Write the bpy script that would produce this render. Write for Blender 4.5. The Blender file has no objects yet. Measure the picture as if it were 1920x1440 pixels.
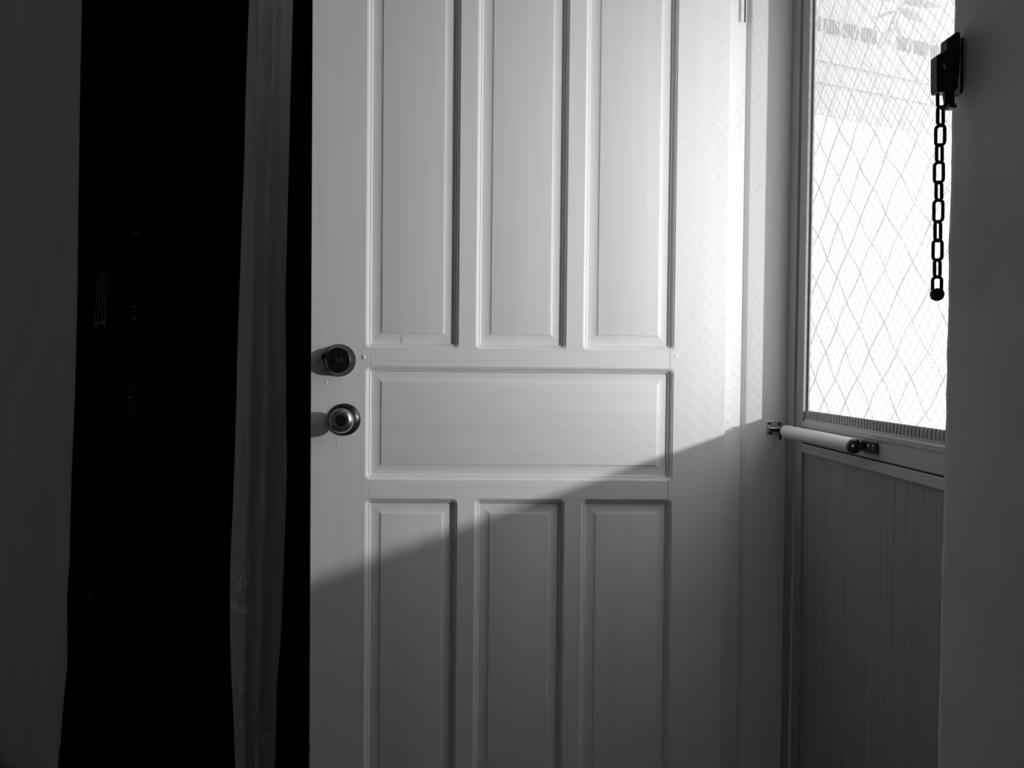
import bpy, math, random
from mathutils import Matrix, Vector
random.seed(7)
R = math.radians

# ------------------------------------------------------------------ camera
F = 1600.0                      # focal length in pixels of the 1920 x 1440 frame
YAW, PITCH, ROLL = R(2.5), R(1.35), R(0.56)
CAM = Vector((0.0, -1.84, 1.24))
CM = Matrix.Rotation(-YAW, 3, 'Z') @ Matrix.Rotation(R(90) - PITCH, 3, 'X') @ Matrix.Rotation(ROLL, 3, 'Z')
cd = bpy.data.cameras.new('camera'); cam = bpy.data.objects.new('camera', cd)
bpy.context.collection.objects.link(cam)
cam.matrix_world = Matrix.Translation(CAM) @ CM.to_4x4()
cd.sensor_width = 36.0; cd.lens = F / 1920 * 36.0; cd.clip_start = 0.02
S = bpy.context.scene; S.camera = cam

def at(px, py, **plane):
    """point where the ray through a photo pixel meets the plane x=, y= or z="""
    d = CM @ Vector(((px - 960) / F, (720 - py) / F, -1.0))
    (k, v), = plane.items(); i = 'xyz'.index(k)
    return CAM + d * ((v - CAM[i]) / d[i])

# ------------------------------------------------------------------ light
W = bpy.data.worlds.new('overcast_sky'); S.world = W; W.use_nodes = True
bg = W.node_tree.nodes['Background']; bg.inputs[0].default_value = (1, 1, 1, 1); bg.inputs[1].default_value = 2.0
XI = at(1362, 690, y=0.0).x          # room face of the doorway wall, hinge edge of the open door
XS = at(1476, 690, y=0.03).x         # room face of the storm door
Z0 = at(1513, 769, x=XS + 0.014).z   # lower edge of the storm door window
ld = bpy.data.lights.new('added_lamp_outside', 'POINT'); ld.energy = 101; ld.shadow_soft_size = 0.022  # added point lamp without a fixture, stands in for glare through the window
lo = bpy.data.objects.new('added_lamp_outside', ld); bpy.context.collection.objects.link(lo)
lo.location = (XS + 0.85, -1.27, Z0 + 0.352 * 0.85)
vs = S.view_settings; vs.view_transform = 'Standard'; vs.look = 'None'; vs.gamma = 1; vs.use_curve_mapping = False
vs.exposure = 0.0

# ------------------------------------------------------------------ materials
def mat(name, c, rough=0.5, metal=0.0, vary=0.0, vscale=(8, 8, 8), bump=0.0, bscale=(60, 60, 60), spec=0.5, sheen=0.0):
    m = bpy.data.materials.new(name); m.use_nodes = True
    nt = m.node_tree; b = nt.nodes['Principled BSDF']
    b.inputs['Base Color'].default_value = (c, c, c, 1); b.inputs['Roughness'].default_value = rough
    b.inputs['Metallic'].default_value = metal; b.inputs['Specular IOR Level'].default_value = spec
    b.inputs['Sheen Weight'].default_value = sheen
    geo = nt.nodes.new('ShaderNodeNewGeometry')
    def noise(sc, det=4):
        mp = nt.nodes.new('ShaderNodeMapping'); mp.inputs['Scale'].default_value = sc
        nt.links.new(geo.outputs['Position'], mp.inputs['Vector'])
        n = nt.nodes.new('ShaderNodeTexNoise'); n.inputs['Scale'].default_value = 1.0; n.inputs['Detail'].default_value = det
        nt.links.new(mp.outputs[0], n.inputs['Vector']); return n
    if vary:
        n = noise(vscale); r = nt.nodes.new('ShaderNodeValToRGB')
        lo_, hi = max(c * (1 - vary), 0), min(c * (1 + vary), 1)
        r.color_ramp.elements[0].position = 0.3; r.color_ramp.elements[1].position = 0.7
        r.color_ramp.elements[0].color = (lo_, lo_, lo_, 1); r.color_ramp.elements[1].color = (hi, hi, hi, 1)
        nt.links.new(n.outputs['Fac'], r.inputs[0]); nt.links.new(r.outputs[0], b.inputs['Base Color'])
    if bump:
        n = noise(bscale); bp = nt.nodes.new('ShaderNodeBump')
        bp.inputs['Strength'].default_value = 1.0; bp.inputs['Distance'].default_value = bump
        nt.links.new(n.outputs['Fac'], bp.inputs['Height']); nt.links.new(bp.outputs[0], b.inputs['Normal'])
    return m

M = dict(
    paint=mat('white_gloss_paint', 0.80, 0.42, vary=0.03, vscale=(40, 40, 2), bump=0.00022, bscale=(70, 70, 4), spec=0.4),
    paint_h=mat('white_gloss_paint_across', 0.80, 0.42, vary=0.03, vscale=(2, 40, 40), bump=0.00022, bscale=(4, 70, 70), spec=0.4),
    jamb=mat('white_jamb_paint', 0.80, 0.45, vary=0.03, vscale=(30, 30, 2), bump=0.0004, bscale=(60, 60, 5), spec=0.4),
    storm=mat('grey_storm_door_paint', 0.35, 0.5, vary=0.04, vscale=(30, 4, 30), bump=0.0002, bscale=(60, 8, 60)),
    rail=mat('lightened_storm_door_paint', 0.52, 0.5, vary=0.04, vscale=(30, 4, 30), bump=0.0002, bscale=(60, 8, 60)),  # storm door paint, lightened here to make up for weaker light on the rail
    plank=mat('grained_plank', 0.34, 0.6, vary=0.12, vscale=(90, 90, 1.2), bump=0.0003, bscale=(200, 200, 3)),
    wall=mat('grey_wall_plaster', 0.72, 0.8, vary=0.06, vscale=(5, 5, 5), bump=0.0008, bscale=(30, 30, 30)),
    room=mat('room_wall_paint', 0.75, 0.85, vary=0.04),
    floor=mat('floor_boards', 0.22, 0.6, vary=0.2, vscale=(2, 30, 2)),
    bronze=mat('dark_bronze', 0.07, 0.28, 0.9, bump=0.0001, bscale=(300, 300, 300)),
    bronze_dk=mat('blackened_bronze', 0.02, 0.35, 0.6),
    nickel=mat('brushed_knob_metal', 0.50, 0.24, 1.0),
    chrome=mat('chrome', 0.75, 0.12, 1.0),
    tube=mat('closer_tube_enamel', 0.72, 0.32, spec=0.6),
    black=mat('black_iron', 0.012, 0.45, 0.3),
    blackp=mat('black_plastic', 0.012, 0.4),
    sheet=mat('pale_cloth', 0.58, 0.9, vary=0.05, vscale=(20, 20, 6), bump=0.001, bscale=(14, 14, 4)),
    velvet=mat('black_cloth', 0.002, 1.0, spec=0.0),
    sequin=mat('sequins', 0.75, 0.35, 0.6),
    satin=mat('grey_satin', 0.68, 0.34, vary=0.10, vscale=(60, 60, 6), bump=0.0012, bscale=(60, 60, 5), spec=0.6, sheen=0.3),
    embroidery=mat('embroidery_thread', 0.97, 0.5),
    wire=mat('mesh_wire', 0.45, 0.5, 0.4),
    bar=mat('grille_strip', 0.27, 0.5),
    gasket=mat('ribbed_gasket', 0.50, 0.6),
    concrete=mat('pale_concrete', 0.75, 0.9, vary=0.05),
    facade=mat('white_render', 0.66, 0.9, vary=0.02),
    upper=mat('grey_render', 0.40, 0.9, vary=0.08, vscale=(2, 2, 2)),
    vent=mat('vent_block_clay', 0.24, 0.9),
    leaf=mat('pale_leaf', 0.30, 0.6),
)
def glass():
    m = bpy.data.materials.new('dusty_glass'); m.use_nodes = True; nt = m.node_tree
    nt.nodes.remove(nt.nodes['Principled BSDF']); out = nt.nodes['Material Output']
    t = nt.nodes.new('ShaderNodeBsdfTransparent'); d = nt.nodes.new('ShaderNodeBsdfTranslucent')
    g = nt.nodes.new('ShaderNodeBsdfGlossy'); g.inputs['Roughness'].default_value = 0.05
    a = nt.nodes.new('ShaderNodeMixShader'); a.inputs[0].default_value = 0.10
    b = nt.nodes.new('ShaderNodeMixShader'); b.inputs[0].default_value = 0.03
    nt.links.new(t.outputs[0], a.inputs[1]); nt.links.new(d.outputs[0], a.inputs[2])
    nt.links.new(a.outputs[0], b.inputs[1]); nt.links.new(g.outputs[0], b.inputs[2])
    nt.links.new(b.outputs[0], out.inputs['Surface']); return m
M['glass'] = glass()

# ------------------------------------------------------------------ mesh helpers
COL = bpy.context.collection
def wloc(o):
    p = Vector((0, 0, 0))
    while o: p += o.location; o = o.parent
    return p
def obj(name, geo, m, parent=None, smooth=None, bevel=0.0, local=False, seg=2):
    """one mesh object; geo = (verts, faces) in world space (or in the parent's space when local)"""
    v, f = geo
    v = [Vector(p) for p in v]
    if local: o0 = Vector((0, 0, 0))
    else:
        o0 = Vector(((min(p.x for p in v) + max(p.x for p in v)) / 2, (min(p.y for p in v) + max(p.y for p in v)) / 2, min(p.z for p in v)))
    me = bpy.data.meshes.new(name); me.from_pydata([p - o0 for p in v], [], f); me.validate(); me.update()
    import bmesh
    bm = bmesh.new(); bm.from_mesh(me); bmesh.ops.recalc_face_normals(bm, faces=bm.faces); bm.to_mesh(me); bm.free()
    if smooth is not None:
        for p in me.polygons: p.use_smooth = True
        me.set_sharp_from_angle(angle=R(smooth))
    me.materials.append(M[m])
    o = bpy.data.objects.new(name, me); COL.objects.link(o)
    o.location = o0
    if parent:
        o.parent = parent
        if not local: o.location = o0 - wloc(parent)
    if bevel:
        b = o.modifiers.new('edge', 'BEVEL'); b.width = bevel; b.segments = seg; b.limit_method = 'ANGLE'; b.angle_limit = R(40)
    return o
def tag(o, label=None, cat=None, group=None, kind=None):
    for k, v in (('label', label), ('category', cat), ('group', group), ('kind', kind)):
        if v: o[k] = v
    return o
def thing(name, loc, label, cat=None, kind=None, rz=0, group=None):
    o = bpy.data.objects.new(name, None); o.empty_display_size = 0.05; COL.objects.link(o)
    o.location = loc; o.rotation_euler.z = rz
    return tag(o, label, cat, group, kind)
def join(*gs):
    V, Fc = [], []
    for v, f in gs:
        n = len(V); V += list(v); Fc += [[i + n for i in q] for q in f]
    return V, Fc
def box(x0, x1, y0, y1, z0, z1):
    v = [(x, y, z) for z in (z0, z1) for y in (y0, y1) for x in (x0, x1)]
    return v, [[0, 2, 3, 1], [4, 5, 7, 6], [0, 1, 5, 4], [2, 6, 7, 3], [0, 4, 6, 2], [1, 3, 7, 5]]
def prism(poly, a, b, axis='y'):
    """closed outline pushed from a to b along an axis; outline in the two other axes"""
    n = len(poly)
    def p(q, t):
        return {'y': (q[0], t, q[1]), 'x': (t, q[0], q[1]), 'z': (q[0], q[1], t)}[axis]
    v = [p(q, a) for q in poly] + [p(q, b) for q in poly]
    f = [list(range(n))[::-1], list(range(n, 2 * n))] + [[i, (i + 1) % n, n + (i + 1) % n, n + i] for i in range(n)]
    return v, f
def frame_of(d):
    d = Vector(d).normalized(); u = d.cross(Vector((0, 0, 1)))
    if u.length < 1e-4: u = d.cross(Vector((1, 0, 0)))
    u.normalize(); return d, u, d.cross(u)
def lathe(o, d, prof, n=40, cap=True):
    """prof: (distance along d, radius)"""
    d, u, w = frame_of(d); o = Vector(o); v, f = [], []
    for t, r in prof:
        for k in range(n):
            a = 2 * math.pi * k / n; v.append(o + d * t + (u * math.cos(a) + w * math.sin(a)) * max(r, 1e-5))
    for i in range(len(prof) - 1):
        for k in range(n):
            f.append([i * n + k, i * n + (k + 1) % n, (i + 1) * n + (k + 1) % n, (i + 1) * n + k])
    if cap: f += [list(range(n))[::-1], list(range((len(prof) - 1) * n, len(prof) * n))]
    return v, f
def tube(pts, r, n=10, closed=False):
    pts = [Vector(p) for p in pts]; m = len(pts); v, f = [], []; prev = None
    for i, p in enumerate(pts):
        a = pts[(i - 1) % m] if closed or i else p; b = pts[(i + 1) % m] if closed or i < m - 1 else p
        d = (b - a).normalized()
        if prev is None: _, u, w = frame_of(d)
        else:
            u = (prev - d * prev.dot(d)).normalized(); w = d.cross(u)
        prev = u
        for k in range(n):
            t = 2 * math.pi * k / n; v.append(p + (u * math.cos(t) + w * math.sin(t)) * r)
    for i in range(m if closed else m - 1):
        for k in range(n):
            j = (i + 1) % m
            f.append([i * n + k, i * n + (k + 1) % n, j * n + (k + 1) % n, j * n + k])
    if not closed: f += [list(range(n))[::-1], list(range((m - 1) * n, m * n))]
    return v, f
def rrect(x0, x1, z0, z1, r, k=5):
    out = []
    for cx, cz, a0 in ((x1 - r, z1 - r, 0), (x0 + r, z1 - r, 90), (x0 + r, z0 + r, 180), (x1 - r, z0 + r, 270)):
        for i in range(k):
            a = R(a0 + 90 * i / (k - 1)); out.append((cx + r * math.cos(a), cz + r * math.sin(a)))
    return out
def loops(rings, cap=True):
    v, f = [], []; n = len(rings[0])
    for r in rings: v += r
    for i in range(len(rings) - 1):
        for k in range(n):
            f.append([i * n + k, i * n + (k + 1) % n, (i + 1) * n + (k + 1) % n, (i + 1) * n + k])
    if cap: f.append(list(range((len(rings) - 1) * n, len(rings) * n)))
    return v, f

# ------------------------------------------------------------------ room shell
YN = at(1771, 640, x=XI).y           # near side of the doorway
YJ = 0.043                           # hinge jamb face
XO = XS + 0.05                      # outer face of the wall
RX0, RY0, RY1, RZ = -2.3, -3.4, 0.98, 2.55
def struct(name, geo, m, label, **k): return tag(obj(name, geo, m, **k), label, None, None, 'structure')
struct('floor', box(RX0, XO, RY0, RY1, -0.06, 0.0), 'floor', 'dark boarded room floor')
struct('ceiling', box(RX0, XO, RY0, RY1, RZ, RZ + 0.06), 'room', 'plain room ceiling')
struct('wall_left', box(RX0 - 0.1, RX0, RY0, RY1, 0, RZ), 'room', 'plain painted side wall of the room')
struct('wall_back', box(RX0, XO, RY0 - 0.1, RY0, 0, RZ), 'room', 'plain painted wall behind the viewer')
struct('wall_front', box(RX0, XO, RY1, RY1 + 0.1, 0, RZ), 'room', 'plain painted wall behind the curtains')
# doorway wall: near part, part beyond the hinges and the part over the door
struct('wall_right', join(box(XI + 0.004, XO, RY0, YN - 0.035, 0, RZ), box(XI + 0.004, XO, YJ + 0.03, RY1, 0, RZ),
       box(XI + 0.004, XO, YN - 0.035, YJ + 0.03, 2.22, RZ)), 'wall', 'grey plastered wall that holds the doorway')
# near door post: a hand-trowelled edge that is a little uneven
pv, pf = [], []
nz = 90
for i in range(nz + 1):
    z = 2.22 * i / nz
    j = 0.0016 * math.sin(z * 23 + 1) * math.sin(z * 7.3) + 0.0008 * random.uniform(-1, 1)
    ring = [(XI, RY0 + 0.02), (XI, YN - 0.2), (XI + j * 0.2, YN - 0.012), (XI + 0.0015 + j, YN - 0.004), (XI + 0.004, YN + j), (XI + 0.03, YN + j * 0.4), (XI + 0.10, YN), (XI + 0.10, RY0 + 0.02)]
    pv += [(x, y, z) for x, y in ring]
for i in range(nz):
    for k in range(8): pf.append([i * 8 + k, i * 8 + (k + 1) % 8, (i + 1) * 8 + (k + 1) % 8, (i + 1) * 8 + k])
pf += [list(range(8)), list(range(nz * 8, nz * 8 + 8))]
struct('trim_1', (pv, pf), 'wall', 'grey painted near door post with the door chain', smooth=40)
# hinge jamb: rebate, door stop
X1, X2 = at(1391, 690, y=YJ).x, at(1400, 690, y=0.030).x
struct('trim_2', box(XI + 0.001, XO, YJ, YJ + 0.032, 0, 2.22), 'jamb', 'white painted hinge jamb beside the open door')
struct('trim_3', prism([(X1, YJ), (X1 + 0.0015, 0.038), (X1 + 0.006, 0.032), (X2 + 0.002, 0.030), (XS, 0.030), (XS, YJ)], 0, 2.22, 'z'), 'jamb',
       'white painted door stop beside the hinges', smooth=50)
a_ = at(1397, 41, y=0.031)
obj('crack', box(a_.x - 0.0012, a_.x + 0.0008, 0.0298, 0.034, a_.z, 2.18), 'black', bpy.data.objects['trim_3'])
struct('trim_4', box(XI, XO, YN, YJ, 2.185, 2.22), 'jamb', 'white painted head of the doorway')
struct('trim_5', box(XI, XO, YN, YJ, 0.0, 0.015), 'storm', 'grey door sill')

# ------------------------------------------------------------------ the panelled door, standing open
door = thing('door_1', (XI - 0.45, 0.02, 0.012), 'white panelled front door standing wide open', None, 'structure')
XL = at(583, 690, y=0).x; XR = XI - 0.0015
DZ0, DZ1, TH = 0.012, 2.18, 0.041
c = [at(p, 640, y=0).x for p in (685.6, 860.2, 891.8, 1062.0, 1093.0, 1264.0)]      # panel columns
zA, zB = at(775, 653.5, y=0).z, at(775, 687, y=0).z      # lower edge of the tall panels, upper edge of the wide one
zC, zD = at(775, 900.5, y=0).z, at(775, 935, y=0).z
zTop, zBot = 2.095, 0.25
sL, sR = c[0] + 0.0085, c[5] - 0.0085                    # where rails meet the stiles
def stile(x_out, x_in, x_rail):
    return [(x_out, DZ0), (x_rail, DZ0), (x_rail, zBot), (x_in, zBot), (x_in, zD), (x_rail, zD), (x_rail, zC), (x_in, zC),
            (x_in, zB), (x_rail, zB), (x_rail, zA), (x_in, zA), (x_in, zTop), (x_rail, zTop), (x_rail, DZ1), (x_out, DZ1)]
BV = 0.0007
obj('stile', prism(stile(XL, c[0], sL), 0, 0.03), 'paint', door, bevel=BV)
obj('stile', prism(stile(XR, c[5], sR), 0, 0.03), 'paint', door, bevel=BV)
g = 0.0004
for z0, z1 in ((DZ0, zBot), (zD, zC), (zB, zA), (zTop, DZ1)):
    obj('rail', box(sL + g, sR - g, 0.0002, 0.03, z0, z1), 'paint_h', door, bevel=BV)
for a, b in ((c[1], c[2]), (c[3], c[4])):
    obj('muntin', box(a, b, 0.0001, 0.03, zBot, zD), 'paint', door)
    obj('muntin', box(a, b, 0.0001, 0.03, zA, zTop), 'paint', door)
obj('core', box(XL + 0.001, XR - 0.001, 0.0175, TH, DZ0 + 0.001, DZ1 - 0.001), 'paint', door)
MOULD = [(0, 0, 0), (0, 0, 11), (0.3, 1.0, 11), (1.2, 1.3, 11), (2.6, 2.0, 10), (4.2, 3.4, 9), (5.6, 5.2, 8), (6.6, 7.2, 7), (7.0, 9.0, 6.5), (7.5, 9.3, 6), (8.0, 8.3, 5.5), (9.2, 8.8, 4.5), (10.3, 10.2, 3), (11.0, 12.4, 1), (11.3, 15.5, 0.6)]
FIELD = [(10.6, 14.2, 0.5), (14, 14.1, 0.5), (18, 13.8, 0.5), (22, 13.4, 0.5), (26, 12.8, 0.5), (29.5, 12.0, 0.5), (32, 11.2, 0.5), (32.8, 10.8, 0.5), (33.5, 9.5, 0.5), (34.6, 9.2, 0.5)]
def rings(x0, x1, z0, z1, prof):
    out = []
    for i, y, r in prof:
        i, y, r = i / 1000, y / 1000, max(r, 0.3) / 1000
        out.append([(px, y, pz) for px, pz in rrect(x0 + i, x1 - i, z0 + i, z1 - i, r)])
    return out
def panel(x0, x1, z0, z1, m='paint'):
    p = obj('panel', loops(rings(x0, x1, z0, z1, FIELD)), m, door, smooth=12)
    obj('moulding', loops(rings(x0, x1, z0, z1, MOULD), cap=False), 'paint', p, smooth=28)
for k in range(3):
    panel(c[2 * k], c[2 * k + 1], zA, zTop)
    panel(c[2 * k], c[2 * k + 1], zBot, zD)
panel(c[0], c[5], zC, zB, 'paint_h')
# paint nibs, a filled screw and a run of paint under the knob
def nib(px, py, rx, rz, h, m='paint', n=14):
    q = at(px, py, y=0); v, f = [], []
    for s, y in ((1, 0.0), (0.8, -h * 0.6), (0.35, -h)):
        v += [(q.x + rx * s * math.cos(2 * math.pi * k / n), y, q.z + rz * s * math.sin(2 * math.pi * k / n)) for k in range(n)]
    return loops([v[i * n:(i + 1) * n] for i in range(3)])
obj('filled_screw', nib(682, 670, 0.0048, 0.0056, 0.0016), 'paint', door, smooth=50)
obj('filled_screw', nib(1268, 668, 0.0046, 0.0056, 0.0005), 'paint', door, smooth=50)
obj('paint_run', nib(612, 717, 0.002, 0.006, 0.0008), 'paint', door, smooth=50)
obj('paint_run', nib(632, 826, 0.0012, 0.010, 0.0006), 'paint', door, smooth=50)
obj('paint_run', nib(767, 636, 0.0010, 0.012, 0.0), 'paint', door, smooth=50)
# deadbolt
q = at(637, 675.5, y=0); D = (0, -1, 0)
db = obj('deadbolt', lathe(q, D, [(0, 0.0345), (0.003, 0.0345), (0.0045, 0.0335), (0.024, 0.0282), (0.0275, 0.0268), (0.0285, 0.0255), (0.0275, 0.0245), (0.0255, 0.0240)]), 'bronze', door, smooth=30)
obj('lock_cylinder', lathe(q + Vector((0, -0.0250, 0)), D, [(0, 0.0238), (0.0015, 0.0236), (0.0018, 0.010), (0.0045, 0.0095), (0.005, 0.0088)]), 'bronze_dk', db, smooth=30)
obj('keyway', box(q.x - 0.001, q.x + 0.001, q.y - 0.0308, q.y - 0.0295, q.z - 0.004, q.z + 0.004), 'chrome', db)
obj('turn_lug', box(q.x - 0.0358, q.x - 0.022, -0.014, 0.0, q.z + 0.002, q.z + 0.013), 'bronze_dk', db, bevel=0.001)
# knob
q = at(646, 786.5, y=0)
kn = obj('door_knob', lathe(q, D, [(0.024, 0.0125), (0.028, 0.0155), (0.032, 0.021), (0.037, 0.0247), (0.043, 0.0262), (0.048, 0.0258), (0.0525, 0.0238), (0.056, 0.0195), (0.0578, 0.0150), (0.0572, 0.0122), (0.0555, 0.0112)], n=56), 'nickel', door, smooth=35)
obj('rose', lathe(q, D, [(0, 0.0345), (0.003, 0.0345), (0.005, 0.0330), (0.0085, 0.0290), (0.011, 0.0200), (0.013, 0.0150), (0.026, 0.0125)]), 'bronze', kn, smooth=30)
obj('lock_cylinder', lathe(q + Vector((0, -0.0550, 0)), D, [(0, 0.0110), (0.0012, 0.0108), (0.0014, 0.006)]), 'bronze_dk', kn, smooth=30)
obj('keyway', box(q.x - 0.0008, q.x + 0.0008, -0.0572, -0.0560, q.z - 0.004, q.z + 0.004), 'black', kn)
# hinge leaves on the rebate, painted over
for y0, y1 in ((190, 277), (723, 801), (1300, 1378)):
    a, b = at(1375, y1, y=YJ), at(1375, y0, y=YJ)
    h = obj('hinge', prism(rrect(XI + 0.0015, X1 - 0.005, a.z, b.z, 0.003), YJ - 0.0016, YJ - 0.0001), 'paint', door, bevel=0.0004)
    for t, u in ((0.12, 0.36), (0.47, 0.62), (0.88, 0.38)):
        p = Vector((XI + (X1 - XI) * u, YJ - 0.0014, a.z + (b.z - a.z) * t))
        obj('screw', lathe(p, D, [(0, 0.0030), (0.0008, 0.0028), (0.0009, 0.0012), (0.0001, 0.0008)], n=14), 'paint', h, smooth=30)
    obj('knuckle', tube([(XI + 0.002, YJ + 0.006, a.z), (XI + 0.002, YJ + 0.006, b.z)], 0.0055), 'paint', h, smooth=40)

# ------------------------------------------------------------------ storm door
sd = thing('door_2', (XS, -0.4, 0.016), 'grey storm door with mesh window and planked lower half', None, 'structure')
YA = at(1493, 600, x=XS).y                 # jamb-side edge of the leaf
YW = at(1517.5, 600, x=XS + 0.014).y       # edge of the window
YE = YN + 0.03                             # latch side
SZ0, SZ1 = 0.02, 2.175
YW2 = YE + (YA - YW)
zR = at(1507, 786, x=XS).z                 # top of the lock rail body
zL = at(1509, 830, x=XS).z                 # seam under the rail
zP = at(1509, 848, x=XS + 0.008).z         # top of the planks
zTW, zBP = 2.08, 0.18
obj('fixed_frame', join(box(XS - 0.001, XS + 0.025, YA + 0.004, 0.0298, SZ0 - 0.004, 2.184), box(XS + 0.004, XS + 0.025, YN + 0.001, YE - 0.003, SZ0 - 0.004, 2.184)), 'storm', sd, bevel=0.0015)
obj('stile', box(XS + 0.003, XS + 0.019, YW, YA, SZ0, SZ1), 'storm', sd, bevel=0.0025)
obj('stile', box(XS + 0.003, XS + 0.019, YE, YW2, SZ0, SZ1), 'storm', sd, bevel=0.0025)
obj('top_rail', box(XS + 0.003, XS + 0.019, YW2, YW, zTW, SZ1), 'storm', sd, bevel=0.002)
obj('bottom_rail', box(XS + 0.003, XS + 0.019, YW2, YW, SZ0, zBP), 'storm', sd, bevel=0.002)
# lock rail: a moulded extrusion with two ridges
x = XS + 0.002
h = zR - zL
obj('lock_rail', prism([(x, zL), (x, zL + h * 0.52), (x + 0.003, zL + h * 0.55), (x + 0.003, zL + h * 0.66), (x + 0.0005, zL + h * 0.69), (x + 0.0005, zL + h * 0.86), (x + 0.005, zL + h * 0.9), (x + 0.005, zR),
     (x + 0.017, zR), (x + 0.017, zL)], YW2, YW - 0.001), 'rail', sd)
obj('rail_lip', box(XS + 0.001, XS + 0.018, YW2, YW - 0.001, zP, zL - 0.0035), 'rail', sd, bevel=0.0015)
obj('rail_seam', box(XS + 0.012, XS + 0.018, YW2, YW - 0.001, zL - 0.0036, zL), 'black', sd)
obj('window_bead', box(XS + 0.012, XS + 0.0165, YW - 0.006, YW, Z0 - 0.01, zTW), 'storm', sd, bevel=0.001)
# ribbed gasket under the window
nr = 62; gv = []
yy = YW - 0.004; st = (yy - YW2) / nr
gz0, gz1 = zR, Z0
for k in range(nr):
    a = yy - st * k
    gv.append(prism([(a, gz0), (a - st * 0.62, gz0), (a - st * 0.56, gz1 - 0.002 * random.random()), (a - st * 0.1, gz1 - 0.001)], XS + 0.009, XS + 0.016, 'x'))
gv.append(box(XS + 0.011, XS + 0.016, YW2, YW, gz0 - 0.004, gz1 - 0.0005))
obj('ribbed_gasket', join(*gv), 'gasket', sd)
tag(sd.children[-1], 'ribbed grey gasket strip along the window', kind='stuff')
# planks
pw = 0.0905; y1 = at(1550, 950, x=XS + 0.008).y
edges = [YW + 0.004, y1]
while edges[-1] - pw > YW2: edges.append(edges[-1] - pw)
edges.append(YW2 - 0.004)
for a, b in zip(edges, edges[1:]):
    obj('plank', box(XS + 0.0085, XS + 0.02, b + 0.0001, a - 0.0001, zBP - 0.004, zP + 0.004), 'plank', sd, bevel=0.0006)
# glass, fine mesh, coarse grille
obj('window_pane', box(XS + 0.0167, XS + 0.0185, YW2 - 0.003, YW + 0.003, Z0 - 0.008, zTW + 0.005), 'glass', sd)
def diamonds(cy, cz, r, xx, ya, yb, za, zb, wob=0.0):
    """crossing zig-zag wires that fill a rectangle"""
    out = []; H = zb - za; k0 = int((yb - ya) / cy) + 2
    slope = cz / cy; n = int(H / cz) + 2
    for s in (1, -1):
        for k in range(-k0 * 3 - n, k0 * 3 + n):
            # line y = ya + k*cy + s*(z-Z0)/slope, clipped to the window
            pts = []
            y0_ = ya + k * cy; t0, t1 = 0.0, H
            lo_, hi_ = ((ya - y0_) * slope * s, (yb - y0_) * slope * s)
            if lo_ > hi_: lo_, hi_ = hi_, lo_
            t0, t1 = max(t0, lo_), min(t1, hi_)
            if t1 - t0 < 0.004: continue
            m = max(2, int((t1 - t0) / (cz / 6))) if wob else 2
            for i in range(m):
                t = t0 + (t1 - t0) * i / (m - 1)
                y = y0_ + s * t / slope + wob * math.sin(2 * math.pi * t / cz + k)
                pts.append((xx + s * r * 0.6, min(max(y, ya), yb), za + t))
            out.append(tube(pts, r, 4))
    return join(*out)
tag(obj('wire_mesh', diamonds(0.0265, 0.0265, 0.00028, XS + 0.0140, YW2, YW, Z0, zTW), 'wire', sd), 'fine diamond wire mesh', kind='stuff')

# ------------------------------------------------------------------ door closer
XT = XS - 0.028
A, B = at(1473, 812, x=XT), at(1600, 832.5, x=XT)
zc = (A.z + B.z) / 2; A.z = B.z = zc
cl = thing('door_closer', (XT, (A.y + B.y) / 2, zc), 'pale tubular door closer between jamb bracket and storm door rail', 'door closer')
dr = (B - A).normalized(); Lc = (B - A).length; rt = 0.0136
obj('tube', lathe(A, dr, [(0, 0.009), (0.0015, 0.0115), (0.004, rt - 0.0003), (0.007, rt), (Lc - 0.002, rt), (Lc, rt - 0.0004)]), 'tube', cl, smooth=40)
ec = obj('end_cap', lathe(B, dr, [(0, rt - 0.0006), (0.007, rt - 0.001), (0.009, rt - 0.003), (0.0095, 0.004)]), 'blackp', cl, smooth=40)
tag(ec, 'black end cap')
obj('adjusting_screw', lathe(B + dr * 0.009 + Vector((-0.005, 0, 0.0005)), dr, [(0, 0.0026), (0.002, 0.0024), (0.0026, 0.001)], n=16), 'chrome', ec, smooth=40)
y0, y1 = at(1616, 840, x=XS).y, at(1645, 840, x=XS).y
br = obj('door_bracket', join(box(XS - 0.002, XS + 0.0018, y1, y0, zc - 0.011, zc + 0.009)), 'blackp', cl, bevel=0.0006)
obj('lug', join(box(XT - 0.002, XS - 0.001, y0 - 0.012, y0 - 0.002, zc - 0.006, zc + 0.005), box(XT - 0.003, XT + 0.004, y0 - 0.012, B.y - 0.004, zc - 0.006, zc + 0.005)), 'blackp', br, bevel=0.0008)
obj('pin', tube([(XT + 0.001, B.y - 0.016, zc - 0.009), (XT + 0.001, B.y - 0.016, zc + 0.013)], 0.0022), 'bronze_dk', br, smooth=40)
for t in (0.5, 0.8):
    obj('screw', lathe((XS - 0.002, y0 + (y1 - y0) * t, zc), (-1, 0, 0), [(0, 0.0034), (0.001, 0.003), (0.0016, 0.0012)], n=16), 'chrome', br, smooth=40)
ja, jb = at(1437.5, 812, y=0.03), at(1466, 790.5, y=0.03)
jb_o = obj('jamb_bracket', join(box(ja.x, jb.x, 0.0275, 0.0299, ja.z - 0.003, jb.z), box(ja.x + 0.001, jb.x - 0.008, 0.012, 0.0299, (ja.z + jb.z) / 2 - 0.002, (ja.z + jb.z) / 2 + 0.0005)), 'chrome', cl, bevel=0.0006)
for px, pz in ((1443, 793.5), (1461, 795), (1444, 812)):
    s_ = at(px, pz, y=0.0275); obj('screw', lathe(s_, D, [(0, 0.0034), (0.0012, 0.003), (0.0018, 0.0012)], n=16), 'black', jb_o, smooth=40)
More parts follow.
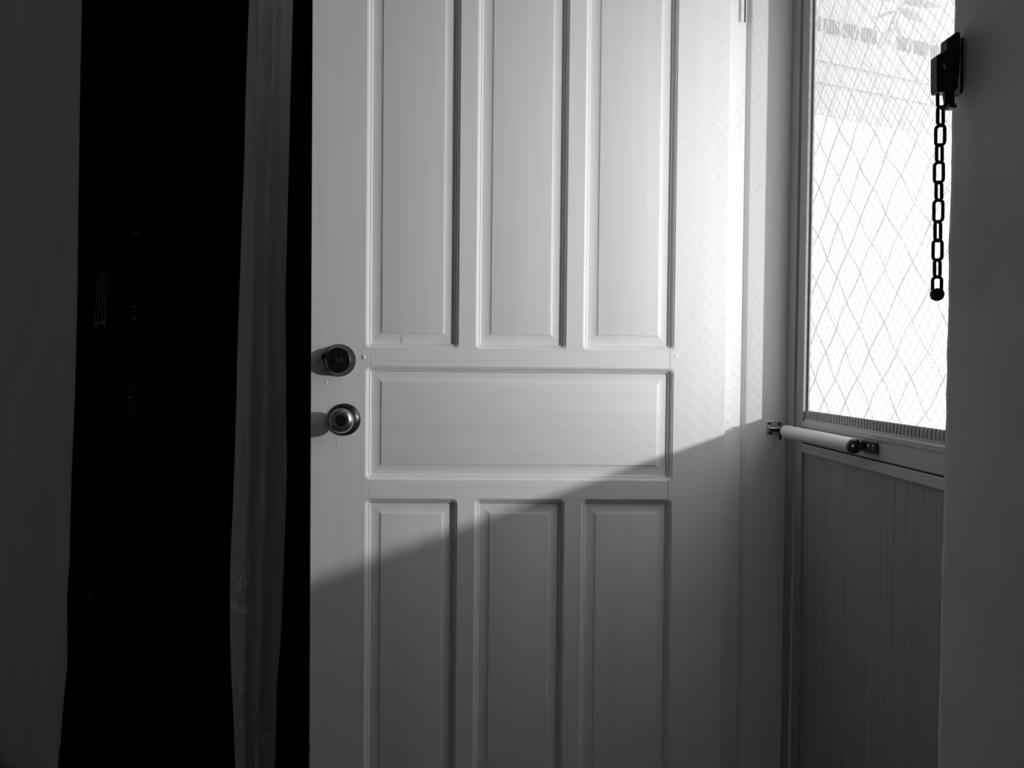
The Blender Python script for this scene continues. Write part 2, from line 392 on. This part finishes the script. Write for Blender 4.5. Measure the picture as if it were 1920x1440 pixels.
jm = Vector(((ja.x + jb.x) / 2 + 0.010, 0.012, (ja.z + jb.z) / 2 - 0.006))
obj('rod', tube([jm + Vector((0, 0.004, 0)), jm + (A - jm) * 0.5, A + dr * 0.004], 0.0034), 'chrome', cl, smooth=40)
obj('clevis', box(jm.x - 0.006, jm.x + 0.007, 0.004, 0.027, jm.z - 0.005, jm.z + 0.005), 'bronze_dk', cl, bevel=0.001)
w = at(1471.5, 820, y=-0.02)
obj('hold_washer', lathe(w, (0.3, -0.8, 0.5), [(0, 0.0055), (0.0012, 0.0055), (0.0013, 0.002)], n=20), 'chrome', cl, smooth=40)
w = at(1463, 818, y=0.0)
obj('clevis_pin', tube([(w.x, w.y, w.z - 0.008), (w.x, w.y, w.z + 0.016)], 0.0022), 'bronze_dk', cl, smooth=40)

# ------------------------------------------------------------------ door chain on the near post
YC = YN - 0.022
ch = thing('door_chain', at(1757, 565, y=YC), 'black iron door chain hanging from its holder on the door post', 'door chain')
PX = [(1769.5, 98), (1769.5, 79), (1772, 75), (1778, 73.5), (1782, 68), (1787, 64.5), (1794, 64.5), (1795, 100), (1792.5, 140), (1789, 170), (1784, 173), (1784, 196), (1788, 200), (1788, 205), (1776, 204),
      (1773, 176), (1752, 176), (1750.5, 168), (1750.5, 109), (1755, 105)]
poly = [(at(a, b, y=YC).x, at(a, b, y=YC).z) for a, b in PX]
hd = obj('chain_holder', prism(poly, YC - 0.007, YC + 0.007), 'black', ch, bevel=0.0008)
pl = [(at(a, b, y=YC).x, at(a, b, y=YC).z) for a, b in ((1786, 60), (1786, 212))]
obj('wall_plate', box(XI - 0.002, XI - 0.0002 + 0.001, YC - 0.003, YC + 0.012, at(1790, 176, y=YC).z, at(1790, 72, y=YC).z), 'black', ch, bevel=0.0006)
for py in (90, 160):
    s_ = at(1790, py, y=YC); obj('screw', lathe((XI - 0.002, YC + 0.0095, s_.z), (-1, 0, 0), [(0, 0.003), (0.001, 0.0026), (0.0015, 0.001)], n=14), 'bronze_dk', ch, smooth=40)
obj('hole_light', tube([at(1768.5, 121, y=YC - 0.0075), at(1772, 129, y=YC - 0.0075)], 0.0011, 8), 'chrome', hd, smooth=40)  # bright sliver imitating light seen through a hole in the holder
def link(p0, p1, width, ang, r=0.00155):
    """stadium-shaped link between two end points"""
    ax = (p1 - p0); Lk = ax.length; ax.normalize(); side = Vector((math.cos(ang), math.sin(ang), 0)); side = (side - ax * side.dot(ax)).normalized()
    hw = width / 2 - r; hl = Lk / 2 - r; mid = (p0 + p1) / 2; pts = []
    for s in (1, -1):
        for i in range(9):
            a = math.pi * i / 8
            pts.append(mid + (side * hw * math.cos(a) + ax * (hl - hw * 0.8 + hw * 0.8 * math.sin(a))) * s)
    return tube(pts, r, 8, closed=True)
sp = [(1766.5, 168, 204), (1763.5, 198, 238), (1763, 232, 276), (1761.5, 268, 308), (1760.5, 301, 346), (1760.5, 338, 379), (1759.5, 372, 419), (1758.5, 412, 455), (1758, 447, 491), (1757.5, 484, 523), (1757, 516, 562)]
for i, (px, a, b) in enumerate(sp):
    p0, p1 = at(px, a, y=YC), at(px - 0.3, b, y=YC)
    wide = i % 2 == 0
    obj('link', link(p0, p1, 0.0132, R(-40) if wide else R(23), 0.0020), 'black', ch, smooth=60)
q = at(1757, 552, y=YC)
obj('end_stud', lathe(q + Vector((0, 0, -0.0075)), (0, 0, 1), [(0, 0.0015), (0.001, 0.0042), (0.003, 0.0066), (0.007, 0.0078), (0.0105, 0.0074), (0.0135, 0.0050), (0.0148, 0.001)], n=24), 'black', ch, smooth=60)

# ------------------------------------------------------------------ curtains behind the door
def interp(T, y):
    if y <= T[0][1]: a, b = T[0], T[1]
    elif y >= T[-1][1]: return T[-1][0]
    else:
        for a, b in zip(T, T[1:]):
            if a[1] <= y <= b[1]: break
    return a[0] + (b[0] - a[0]) * (y - a[1]) / (b[1] - a[1])
def cloth(name, left, right, Y, folds, m, label, nu=60, nz=50, py0=-190, py1=1445, th=0.0025):
    v, f = [], []
    for i in range(nz + 1):
        py = py0 + (py1 - py0) * i / nz
        a, b = at(interp(left, py), py, y=Y), at(interp(right, py), py, y=Y)
        for k in range(nu + 1):
            u = k / nu; p = a + (b - a) * u
            v.append((p.x, Y + folds(u, p.z), p.z))
    for i in range(nz):
        for k in range(nu):
            q = i * (nu + 1) + k; f.append([q, q + 1, q + nu + 2, q + nu + 1])
    o = obj(name, (v, f), m, smooth=80)
    so = o.modifiers.new('thickness', 'SOLIDIFY'); so.thickness = th; so.offset = 0
    return tag(o, label, 'curtain')
bc = cloth('black_curtain', [(125, 0), (85, 1440)], [(700, 0), (700, 1440)], 0.66, lambda u, z: 0.035 * math.sin(u * 46 + 0.3 * math.sin(z * 2)) + 0.012 * math.sin(u * 17 + z), 'velvet',
           'black sequin-trimmed curtain hanging between the two pale ones', nu=150, py1=1466)
cloth('pale_curtain', [(-160, 0), (-160, 1440)],
      [(155, 0), (152, 130), (148, 380), (145, 600), (141, 740), (137, 830), (133, 930), (131, 1010), (130, 1060), (125.5, 1110), (125.5, 1180), (126.5, 1240), (119, 1310), (112, 1400), (106, 1440), (100, 1600)],
      0.56, lambda u, z: 0.24 * (1 - u) + 0.006 * math.sin(u * 9 + z * 0.8), 'sheet', 'pale plain curtain with a wavy hanging edge beside the black one', nu=40, py1=1486)
sat_l = [(467, 0), (463, 130), (459, 300), (453, 420), (449, 560), (447, 620), (444, 760), (440, 860), (436, 960), (432, 1060), (432, 1160), (434, 1260), (438, 1340), (441, 1440)]
sat_r = [(549, 0), (546, 130), (543, 260), (538, 420), (535, 560), (537, 700), (537, 900), (534, 1000), (531, 1100), (527, 1200), (519, 1280), (515, 1440)]
def sfold(u, z):
    return -0.030 * math.exp(-((u - 0.36) / 0.11) ** 2) - 0.018 * math.exp(-((u - 0.66) / 0.08) ** 2) - 0.02 * math.sin(math.pi * u) + 0.003 * math.sin(z * 9 + u * 6)
sc = cloth('satin_curtain', sat_l, sat_r, 0.50, sfold, 'satin', 'narrow grey satin curtain with leaf embroidery gathered beside the door', nu=70, py1=1488)
# embroidered leaves low on the satin
def onsat(px, py):
    u = (px - interp(sat_l, py)) / (interp(sat_r, py) - interp(sat_l, py))
    u = min(max(u, 0.03), 0.97); px = interp(sat_l, py) + u * (interp(sat_r, py) - interp(sat_l, py))
    p = at(px, py, y=0.5); return Vector((p.x, 0.5 + sfold(u, p.z) - 0.003, p.z))
def leafshape(px, py, L, wd, ang):
    top, bot = [], []
    for i in range(9):
        t = i / 8; hw = wd * math.sin(math.pi * t) ** 0.8
        cx, cy = px + L * t * math.cos(ang), py - L * t * math.sin(ang)
        top.append(onsat(cx + hw * math.sin(ang), cy + hw * math.cos(ang))); bot.append(onsat(cx - hw * math.sin(ang), cy - hw * math.cos(ang)))
    v = top + bot; n = 9
    f = [[i, i + 1, n + i + 1, n + i] for i in range(8)]
    v2 = [p + Vector((0, -0.0012, 0)) for p in v]
    return join((v, f), (v2, f))
for a in ((441, 1112, 50, 4, R(64)), (446, 1106, 22, 6, R(50)), (452, 1140, 26, 9, R(150)), (454, 1142, 26, 8, R(30)), (468, 1094, 58, 5, R(82)), (466, 1140, 22, 5, R(60)), (436, 1216, 20, 7, R(100)),
          (450, 1262, 36, 4, R(120)), (452, 1262, 30, 4, R(55)), (444, 1284, 26, 8, R(160)), (448, 1286, 24, 8, R(20)), (492, 1372, 44, 3, R(86)), (490, 1386, 22, 8, R(40)), (470, 1345, 24, 5, R(110))):
    obj('embroidered_leaf', leafshape(*a), 'embroidery', sc)
# sequins on the black curtain
sq = []
def sequins(px, py, n, sx, sy, r):
    for _ in range(n):
        p = at(px + random.uniform(-sx, sx), py + random.uniform(-sy, sy), y=0.605)
        d = Vector((random.uniform(-0.5, 0.9), -1, random.uniform(-0.4, 0.6)))
        sq.append(lathe(p, d, [(0, r), (0.0006, r)], n=6))
for row in range(34):
    t = row / 33; py = 512 + 98 * t; wd = 7 + 3 * t
    for k in range(4):
        sequins(191 - 4 * t - wd + 2 * wd * k / 3, py, 1, 0.8, 0.8, 0.0011)
sequins(183, 606, 22, 13, 5, 0.0012); sequins(190, 460, 26, 9, 55, 0.0009)
for px, py, n, sy in ((256, 439, 5, 4), (255, 500, 2, 3), (250, 578, 5, 3), (252, 594, 6, 6), (248, 708, 4, 3), (246, 745, 16, 22), (247, 768, 5, 5), (243, 870, 5, 8), (169, 1120, 5, 6), (167, 1150, 7, 6), (232, 1146, 4, 2), (259, 232, 3, 3), (259, 332, 2, 2), (172, 940, 3, 3)):
    sequins(px, py, n, 5, sy, 0.0012)
tag(obj('sequin_trim', join(*sq), 'sequin', bc), 'loose rows of glinting sequins', kind='stuff')

# ------------------------------------------------------------------ outside
struct('ground', box(XO, 22, -14, 24, -0.3, -0.12), 'concrete', 'pale concrete yard outside the storm door')
ux, uy = 0.92, 0.39; rz = math.atan2(uy, ux)
Q = CAM + (CM @ Vector(((1650 - 960) / F, (720 - 72) / F, -1.0))) * 10.0
hs = thing('neighbour_house', (Q.x, Q.y, -0.12), 'white rendered house with a band of vent blocks seen through the mesh', 'house', rz=rz)
zb = Q.z + 0.12
obj('wall', box(-5, 9, 0, 3, 0, zb - 0.95), 'facade', hs, local=True)
obj('upper_wall', box(-5, 9, 0.01, 3, zb - 0.95, 9), 'upper', hs, local=True)
for k in range(-7, 8):
    x0 = k * 0.29
    if k in (0, 6): continue
    b_ = obj('vent_block', box(x0, x0 + 0.22, -0.012, 0.05, zb - 0.075, zb + 0.075), 'vent', hs, local=True)
    obj('fin', join(*[box(x0 + 0.03 + 0.04 * j, x0 + 0.045 + 0.04 * j, -0.03, -0.011, zb - 0.07, zb + 0.07) for j in range(5)]), 'vent', b_, local=True)
for dz, hgt in ((-0.36, 0.05), (-0.62, 0.03), (-0.95, 0.06)):
    obj('string_course', box(-5, 9, -0.015, 0.01, zb + dz - hgt, zb + dz), 'upper', hs, local=True)
# diamond screen that closes off the porch
XF = 1.82
ps = thing('porch_screen', (XF, 2.5, -0.12), 'pale diamond lattice screen standing in the yard outside the mesh window', 'screen')
tag(obj('lattice', diamonds(0.25, 0.25, 0.0050, XF, 0.9, 4.3, -0.07, 3.25, 0.012), 'bar', ps, smooth=80), kind='stuff')
for y in (0.88, 4.32): obj('post', box(XF - 0.025, XF + 0.025, y - 0.025, y + 0.025, -0.12, 3.3), 'bar', ps, bevel=0.003)
for z in (-0.08, 3.27): obj('rail', box(XF - 0.02, XF + 0.02, 0.905, 4.295, z - 0.02, z + 0.02), 'bar', ps, bevel=0.002)
# a branch hanging into view
tb = thing('tree_branch', at(1700, -60, y=2.5), 'pale leafy branch hanging outside above the yard', 'branch')
b0 = at(1735, -70, y=2.5)
obj('stem', tube([b0 + Vector((0.4, 0.2, 0.5)), b0, at(1690, 8, y=2.5), at(1668, 48, y=2.5)], 0.006, 8), 'leaf', tb, smooth=60)
def leaf(p, d, L, wd):
    d, u, w = frame_of(d); a, b = [], []
    for i in range(7):
        t = i / 6; hw = wd * math.sin(math.pi * t) ** 0.9; cpt = p + d * L * t + Vector((0, 0, -0.02 * t * t))
        a.append(cpt + u * hw + w * 0.004); b.append(cpt - u * hw + w * 0.004)
    v = a + b + [q - w * 0.001 for q in a + b]
    f = [[i, i + 1, 8 + i, 7 + i] for i in range(6)] + [[14 + i, 15 + i, 22 + i, 21 + i] for i in range(6)]
    return v, f
for px, py, dx, dz, L in ((1668, 48, -0.6, -1, 0.09), (1672, 36, 0.5, -0.9, 0.08), (1680, 22, -1, -0.2, 0.10), (1684, 14, 0.9, -0.5, 0.09), (1692, 2, 1, -0.1, 0.12), (1700, -8, -1, -0.1, 0.10), (1706, -12, 1, 0.1, 0.11)):
    obj('leaf', leaf(at(px, py, y=2.5), (dx, -0.2, dz), L * 1.5, 0.046), 'leaf', tb, smooth=60)
